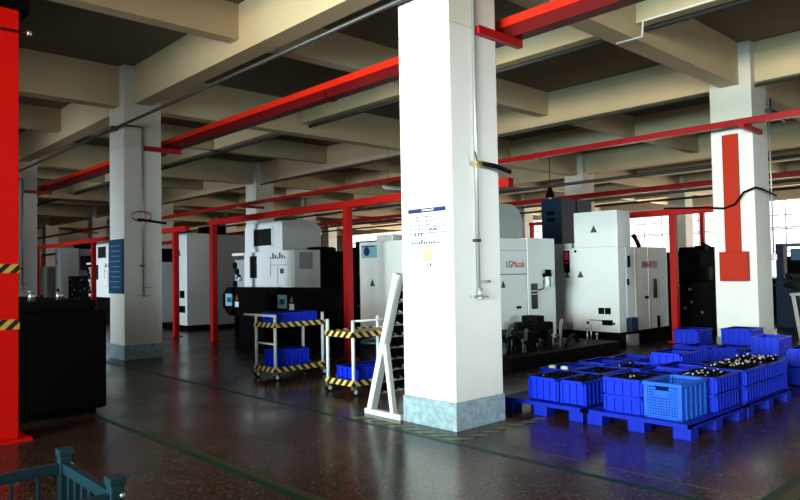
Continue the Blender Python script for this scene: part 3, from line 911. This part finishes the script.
for k in range(10):
    for j in range(6):
        x = XA + 0.06 + j * 0.115
        y, z = yz(0.135 + 0.085 * k)
        y2, z2 = yz(0.135 + 0.085 * k + 0.066)
        MB().bar((x - 0.015, y + 0.02, z), (x + 0.03, y2 + 0.02, z2), 0.085, 0.06, (1, 0, 0)).build('slot', m_black, t)
MB().box(XA + 0.04, XB - 0.04, 5.55, 5.80, 0.0, 0.03, 0.005).build('tray', m_grey, t)


# ------------------------------------------------------------------ blue bins, crates and pallets
MESH = {}


def bin_mesh(l, w, h, ribs=4):
    key = ('bin', round(l, 3), round(w, 3), round(h, 3))
    if key in MESH: return MESH[key]
    b = MB()
    th = 0.012
    i = 0.022
    b.box(-l / 2 + i, l / 2 - i, -w / 2 + i, w / 2 - i, 0, 0.012)
    for s in (-1, 1):
        x = s * (l / 2 - i)
        b.box(min(x, x - s * th), max(x, x - s * th), -w / 2 + i, w / 2 - i, 0, h)
        y = s * (w / 2 - i)
        b.box(-l / 2 + i, l / 2 - i, min(y, y - s * th), max(y, y - s * th), 0, h)
        # rim and ribs
        b.box(min(s * l / 2, s * (l / 2 - 0.034)), max(s * l / 2, s * (l / 2 - 0.034)), -w / 2, w / 2, h - 0.028, h, 0.004)
        b.box(-l / 2, l / 2, min(s * w / 2, s * (w / 2 - 0.034)), max(s * w / 2, s * (w / 2 - 0.034)), h - 0.028, h, 0.004)
        nx = max(2, round(l / 0.085))
        for k in range(nx + 1):
            x = -l / 2 + 0.03 + (l - 0.06) * k / nx
            y = s * (w / 2 - i)
            b.box(x - 0.009, x + 0.009, min(y, y + s * 0.022), max(y, y + s * 0.022), 0.01, h - 0.02)
        ny = max(2, round(w / 0.11))
        for k in range(ny + 1):
            y = -w / 2 + 0.03 + (w - 0.06) * k / ny
            x = s * (l / 2 - i)
            b.box(min(x, x + s * 0.018), max(x, x + s * 0.018), y - 0.007, y + 0.007, 0.01, h - 0.02)
    bmesh.ops.recalc_face_normals(b.bm, faces=b.bm.faces)
    me = bpy.data.meshes.new('blue_bin')
    b.bm.to_mesh(me)
    b.bm.free()
    MESH[key] = me
    return me


def add_bin(x, y, z, l, w, h, label, group, rz=0.0, m=None, name='blue_bin'):
    me = bin_mesh(l, w, h)
    if not me.materials: me.materials.append(m or m_blue)
    o = bpy.data.objects.new(name, me)
    o.location = (x, y, z)
    o.rotation_euler.z = rz
    COL.objects.link(o)
    return tag(o, label, 'bin', group)


def parts_in(x, y, z, l, w, n, label, depth=0.1, shine=0.4):
    """black machined parts heaped in a bin, with bright tips"""
    t = thing('machined_parts', label, 'metal parts', (x, y, z), 'machined parts in the blue bins')
    t['kind'] = 'stuff'
    b, c = MB(), MB()
    b.box(x - l / 2 + 0.05, x + l / 2 - 0.05, y - w / 2 + 0.05, y + w / 2 - 0.05, z, z + depth * 0.6)
    for k in range(n):
        px, py = x + rr.uniform(-1, 1) * (l / 2 - 0.065), y + rr.uniform(-1, 1) * (w / 2 - 0.065)
        zz = z + depth * rr.uniform(0.75, 1.1)
        b.tube([(px, py, z + depth * 0.4), (px, py, zz)], 0.022, 8)
        if rr.random() < shine:
            c.tube([(px, py, zz), (px, py, zz + 0.016)], 0.011, 6)
    b.build('part_body', m_black, t)
    c.build('part_tip', m_steel, t)
    return t


def pallet(x0, x1, y0, y1, label):
    t = thing('pallet', label, 'pallet', ((x0 + x1) / 2, (y0 + y1) / 2, 0), 'blue plastic pallets')
    d = MB()
    n = 9
    for k in range(n):
        a = x0 + (x1 - x0) * k / n
        d.box(a + 0.006, a + (x1 - x0) / n - 0.006, y0, y1, 0.128, 0.15)
    d.box(x0, x1, y0, y0 + 0.03, 0.11, 0.148).box(x0, x1, y1 - 0.03, y1, 0.11, 0.148).box(x0, x0 + 0.03, y0, y1, 0.11, 0.148).box(x1 - 0.03, x1, y0, y1, 0.11, 0.148)
    d.build('deck', m_bluepallet, t)
    for fx in (0, 0.5, 1):
        for fy in (0, 0.5, 1):
            cx = x0 + 0.09 + (x1 - x0 - 0.18) * fx
            cy = y0 + 0.09 + (y1 - y0 - 0.18) * fy
            MB().box(cx - 0.085, cx + 0.085, cy - 0.085, cy + 0.085, 0, 0.128, 0.008).build('foot', m_bluepallet, t)
    return t
pallet(6.22, 7.52, 3.95, 5.03, 'blue plastic pallet nearest the white column, front left of the group')
pallet(6.22, 7.52, 2.82, 3.91, 'blue plastic pallet at the front corner under the mesh crate')
pallet(7.60, 8.95, 3.95, 5.03, 'blue plastic pallet at the back, nearest the black coolant unit')
pallet(7.60, 8.95, 2.82, 3.91, 'blue plastic pallet at the back right, under the row of shallow bins')

PZ = 0.15
G = 'blue bins on the pallets'
add_bin(6.59, 4.50, PZ, 0.60, 0.40, 0.26, 'blue ribbed bin at the left front corner of the pallets', G)
add_bin(6.59, 4.12, PZ, 0.60, 0.32, 0.26, 'narrow blue ribbed bin right of the front left corner bin', G)
parts_in(6.59, 4.50, PZ + 0.02, 0.58, 0.38, 60, 'black parts in the bin at the left front corner', 0.24, 0.12)
parts_in(6.59, 4.12, PZ + 0.02, 0.58, 0.30, 50, 'black parts in the narrow bin of the front row', 0.24, 0.05)
add_bin(6.59, 3.55, PZ, 0.58, 0.43, 0.17, 'shallow blue bin at the bottom of the stack left of the mesh crate', G)
add_bin(6.59, 3.55, PZ + 0.172, 0.58, 0.43, 0.17, 'shallow blue bin on top of the stack left of the mesh crate', G)
parts_in(6.59, 3.55, PZ + 0.20, 0.56, 0.41, 40, 'dark parts with two bright tips in the stacked bin by the mesh crate', 0.14, 0.08)
# second row
add_bin(7.21, 4.78, PZ, 0.58, 0.42, 0.26, 'blue bin holding white sleeves, behind the front left corner bin', G)
add_bin(7.21, 4.33, PZ, 0.58, 0.42, 0.26, 'blue bin behind the narrow front bin', G)
add_bin(7.21, 3.62, PZ, 0.58, 0.48, 0.27, 'blue bin right behind the shallow stack', G)
for k, lb in enumerate(('lowest shallow bin directly behind the mesh crate', 'upper shallow bin directly behind the mesh crate')):
    add_bin(7.22, 3.10, PZ + 0.172 * k, 0.58, 0.46, 0.17, 'blue ' + lb, G)
parts_in(7.21, 4.33, PZ + 0.02, 0.56, 0.40, 40, 'black parts in the second bin of the second row', 0.23, 0.08)
# third and fourth rows
add_bin(7.92, 4.70, PZ, 0.60, 0.42, 0.27, 'blue bin in the third row, nearest the coolant unit', G)
add_bin(7.92, 4.25, PZ, 0.60, 0.42, 0.25, 'blue bin in the third row, second from the coolant unit', G)
add_bin(7.92, 3.62, PZ, 0.60, 0.50, 0.30, 'blue bin in the third row beside the long shallow bins', G)
add_bin(8.56, 4.70, PZ, 0.60, 0.42, 0.25, 'blue bin at the far left corner of the back pallet', G)
add_bin(8.56, 4.30, PZ, 0.60, 0.36, 0.20, 'blue bin on the back pallet, far side under the raised bin', G)
add_bin(8.56, 3.76, PZ, 0.60, 0.68, 0.20, 'wide blue bin on the back pallet, near side under the raised bin', G)
add_bin(8.54, 4.03, PZ + 0.202, 0.60, 0.42, 0.18, 'blue bin raised above its neighbours at the back of the pallets', G)
parts_in(7.92, 4.25, PZ + 0.02, 0.58, 0.40, 40, 'dark parts in a bin of the third row', 0.22, 0.1)
for r, X in enumerate((7.92, 8.56)):
    for k in range(2):
        add_bin(X, 3.10, PZ + 0.172 * k, 0.62, 0.52, 0.17, 'blue shallow bin, %s of the right edge stack %s' % (('bottom', 'top')[k], ('in the middle', 'at its far end')[r]), G)
    parts_in(X, 3.10, PZ + 0.20, 0.60, 0.50, 110, 'black parts with bright tips in the right edge stack, %s' % ('middle one', 'far one')[r], 0.17, 0.5)
parts_in(7.22, 3.10, PZ + 0.20, 0.56, 0.44, 60, 'black parts with bright tips in the stack behind the mesh crate', 0.15, 0.4)

# white cups in the back-left bin
for i, (x, y) in enumerate(((7.04, 4.88), (7.06, 4.72))):
    c = tag(MB().tube([(x, y, PZ + 0.012), (x, y, PZ + 0.27)], 0.045, 14).ball((x, y, PZ + 0.27), 0.045, 10, (1, 1, 0.4)).build('white_sleeve', m_paper, None, origin=(x, y, PZ)),
            ('left white plastic sleeve in the bin behind the front left corner bin', 'right white plastic sleeve in the bin behind the front left corner bin')[i], 'sleeve', 'white sleeves in a blue bin')

# lighter mesh crate at the front corner
t = thing('mesh_crate', 'light blue mesh crate with handle slot at the front pallet corner', 'crate', (6.60, 3.13, PZ))
x0, x1, y0, y1, z0, z1 = 6.31, 6.88, 2.94, 3.32, PZ, PZ + 0.345
b = MB()
b.box(x0, x1, y0, y1, z0, z0 + 0.015)
for (xa, ya) in ((x0, y0), (x0, y1 - 0.04), (x1 - 0.04, y0), (x1 - 0.04, y1 - 0.04)):
    b.box(xa, xa + 0.04, ya, ya + 0.04, z0, z1, 0.005)
b.build('frame', m_blue2, t)
rim = MB()
rim.box(x0 - 0.008, x0 + 0.02, y0 - 0.008, y1 + 0.008, z1 - 0.035, z1, 0.004).box(x1 - 0.02, x1 + 0.008, y0 - 0.008, y1 + 0.008, z1 - 0.035, z1, 0.004)
rim.box(x0, x1, y0 - 0.008, y0 + 0.02, z1 - 0.035, z1, 0.004).box(x0, x1, y1 - 0.02, y1 + 0.008, z1 - 0.035, z1, 0.004)
rim.build('rim', m_blue2, t)
g = MB()
for k in range(1, 12):
    z = z0 + 0.31 * k / 12
    for (xa) in (x0 + 0.004, x1 - 0.012):
        if k >= 9 and xa < x0 + 0.1:
            g.box(xa, xa + 0.008, y0 + 0.03, y0 + 0.13, z - 0.007, z + 0.007).box(xa, xa + 0.008, y1 - 0.13, y1 - 0.03, z - 0.007, z + 0.007)
        else:
            g.box(xa, xa + 0.008, y0 + 0.03, y1 - 0.03, z - 0.007, z + 0.007)
    for (ya) in (y0 + 0.006, y1 - 0.014):
        g.box(x0 + 0.03, x1 - 0.03, ya, ya + 0.008, z - 0.007, z + 0.007)
for k in range(1, 14):
    y = y0 + (y1 - y0) * k / 14
    top = z1 - 0.03 if not (5 <= k <= 9) else z1 - 0.12
    g.box(x0 + 0.003, x0 + 0.010, y - 0.006, y + 0.006, z0, top).box(x1 - 0.010, x1 - 0.003, y - 0.006, y + 0.006, z0, z1 - 0.03)
for k in range(1, 22):
    x = x0 + (x1 - x0) * k / 22
    wd = 0.005 if k % 4 else 0.012
    dy = 0.0 if k % 4 else 0.012
    g.box(x - wd, x + wd, y0 + 0.004 - dy, y0 + 0.012, z0, z1 - 0.03).box(x - wd, x + wd, y1 - 0.012, y1 - 0.004, z0, z1 - 0.03)
g.build('mesh_sides', m_blue2, t)
MB().box(x0 - 0.006, x0 + 0.012, y0 + 0.12, y1 - 0.12, z1 - 0.13, z1 - 0.075, 0.003).build('handle_plate', m_blue2, t)

# crates stacked on the floor behind the pallets
G2 = 'blue crates stacked on the floor behind the pallets'
CR = [  # x, y, z, l, w, h, label
    (12.50, 5.57, 0.00, 0.60, 0.46, 0.20, 'blue crate under the leftmost upper crate of the floor pile'),
    (12.50, 5.57, 0.202, 0.60, 0.46, 0.27, 'leftmost upper blue crate of the floor pile, below the red gantry post'),
    (12.50, 4.70, 0.00, 0.60, 0.50, 0.24, 'blue crate under the one right before the red box column'),
    (12.50, 4.70, 0.242, 0.60, 0.50, 0.28, 'upper blue crate right before the foot of the red box column'),
    (11.85, 5.10, 0.00, 0.60, 0.44, 0.25, 'blue crate in the floor pile, front left below the upper crates'),
    (11.80, 4.62, 0.00, 0.60, 0.46, 0.26, 'blue crate in the floor pile, front middle below the upper crates'),
    (11.85, 4.25, 0.00, 0.60, 0.24, 0.22, 'blue crate in the floor pile, left of the bright corner stack'),
    (11.50, 3.90, 0.00, 0.60, 0.40, 0.22, 'lower blue crate of the bright stack at the right corner of the column'),
    (11.50, 3.90, 0.222, 0.60, 0.40, 0.28, 'upper bright blue crate at the right corner of the red box column'),
    (10.30, 3.03, 0.00, 0.60, 0.36, 0.24, 'lower blue crate of the stack at the right edge of the frame'),
    (10.30, 3.03, 0.242, 0.60, 0.36, 0.25, 'upper blue crate of the stack at the right edge of the frame'),
    (10.30, 2.62, 0.00, 0.60, 0.40, 0.46, 'tall blue crate cut by the right edge of the frame'),
    (11.00, 3.30, 0.00, 0.60, 0.40, 0.28, 'blue crate behind the stack at the right edge of the frame'),
]
for c in CR:
    add_bin(*c[:6], c[6], G2)

# bins on and around the carts
G3 = 'blue bins on the carts'
add_bin(6.05, 7.22, 0.18, 0.72, 0.46, 0.17, 'blue bin on the lower shelf of the cart by the leaning rack', G3)
add_bin(6.0, 9.11, 0.18, 0.60, 0.42, 0.26, 'blue bin on the lower shelf of the farther cart', G3)
add_bin(6.06, 9.11, 0.85, 0.78, 0.44, 0.16, 'dark blue bin on the top shelf of the farther cart', G3)
t = thing('drum', 'black drum with a pale curved lid between the two carts', 'drum', (6.9, 8.0, 0))
MB().tube([(7.1, 8.15, 0), (7.1, 8.15, 0.5)], 0.30, 24).build('body', m_black, t)
MB().tube([(7.1, 8.15, 0.5), (7.1, 8.15, 0.54), (7.1, 8.15, 0.57)], [0.31, 0.28, 0.14], 24).build('lid', m_teal, t)

# ------------------------------------------------------------------ stand with dark swarf at right edge
t = thing('white_stand', 'white splayed-leg stand at the right edge behind the crates', 'stand', (16.7, 4.9, 0))
for (yt, yb) in ((5.10, 4.97), (4.69, 4.76)):
    for x in (16.45, 17.0):
        MB().bar((x, yb, 0), (x, yt, 0.96), 0.06, 0.06).build('leg', m_tubewhite, t)
MB().box(16.40, 17.05, 4.64, 5.15, 0.94, 0.99).build('top', m_tubewhite, t)
t = thing('swarf_heap', 'tangled dark heap lying on the white stand', 'swarf', (16.72, 4.9, 0.99))
hp = MB()
for k in range(60):
    a = [Vector((16.72, 4.9, 1.02)) + Vector((rr.uniform(-.35, .35), rr.uniform(-.44, .40), rr.uniform(0, .40))) for _ in range(4)]
    hp.tube(a, 0.022, 6)
hp.ball((16.72, 4.9, 1.14), 0.26, 12, (1.2, 1.4, 0.55))
hp.build('coil', m_leaf, t)
t['kind'] = 'stuff'

# ------------------------------------------------------------------ near metal container, lower left
t = thing('steel_container', 'blue green steel stacking container in the lower left corner', 'container', (0.8, 3.4, 0))
x0, x1, y0, y1 = 0.15, 1.12, 3.05, 3.74
for (x, y) in ((x0, y0), (x0, y1), (x1, y0), (x1, y1)):
    p = MB().box(x - 0.03, x + 0.03, y - 0.03, y + 0.03, 0, 0.70, 0.006).build('corner_post', m_teal, t)
    MB().box(x - 0.036, x + 0.036, y - 0.036, y + 0.036, 0.70, 0.735, 0.006).build('stacking_cup', m_teal, p, origin=WORLD[t.name])
for (a, b) in (((x0, y0), (x1, y0)), ((x0, y1), (x1, y1)), ((x0, y0), (x0, y1)), ((x1, y0), (x1, y1))):
    for z in (0.64, 0.12):
        MB().bar((a[0], a[1], z), (b[0], b[1], z), 0.035, 0.05).build('rail', m_teal, t)
    n = 7 if a[0] == b[0] else 8
    s = MB()
    for k in range(1, n):
        px, py = a[0] + (b[0] - a[0]) * k / n, a[1] + (b[1] - a[1]) * k / n
        s.bar((px, py, 0.12), (px, py, 0.64), 0.03, 0.012 if a[0] != b[0] else 0.03)
    s.build('slat_panel', m_teal, t)
MB().box(x0, x1, y0, y1, 0.09, 0.12).build('floor_panel', m_teal, t)
MB().ball((x1 + 0.02, y1 - 0.03, 0.655), 0.012, 8).ball((x1 + 0.02, y0 - 0.03, 0.655), 0.012, 8).build('rivet', m_steel, t)
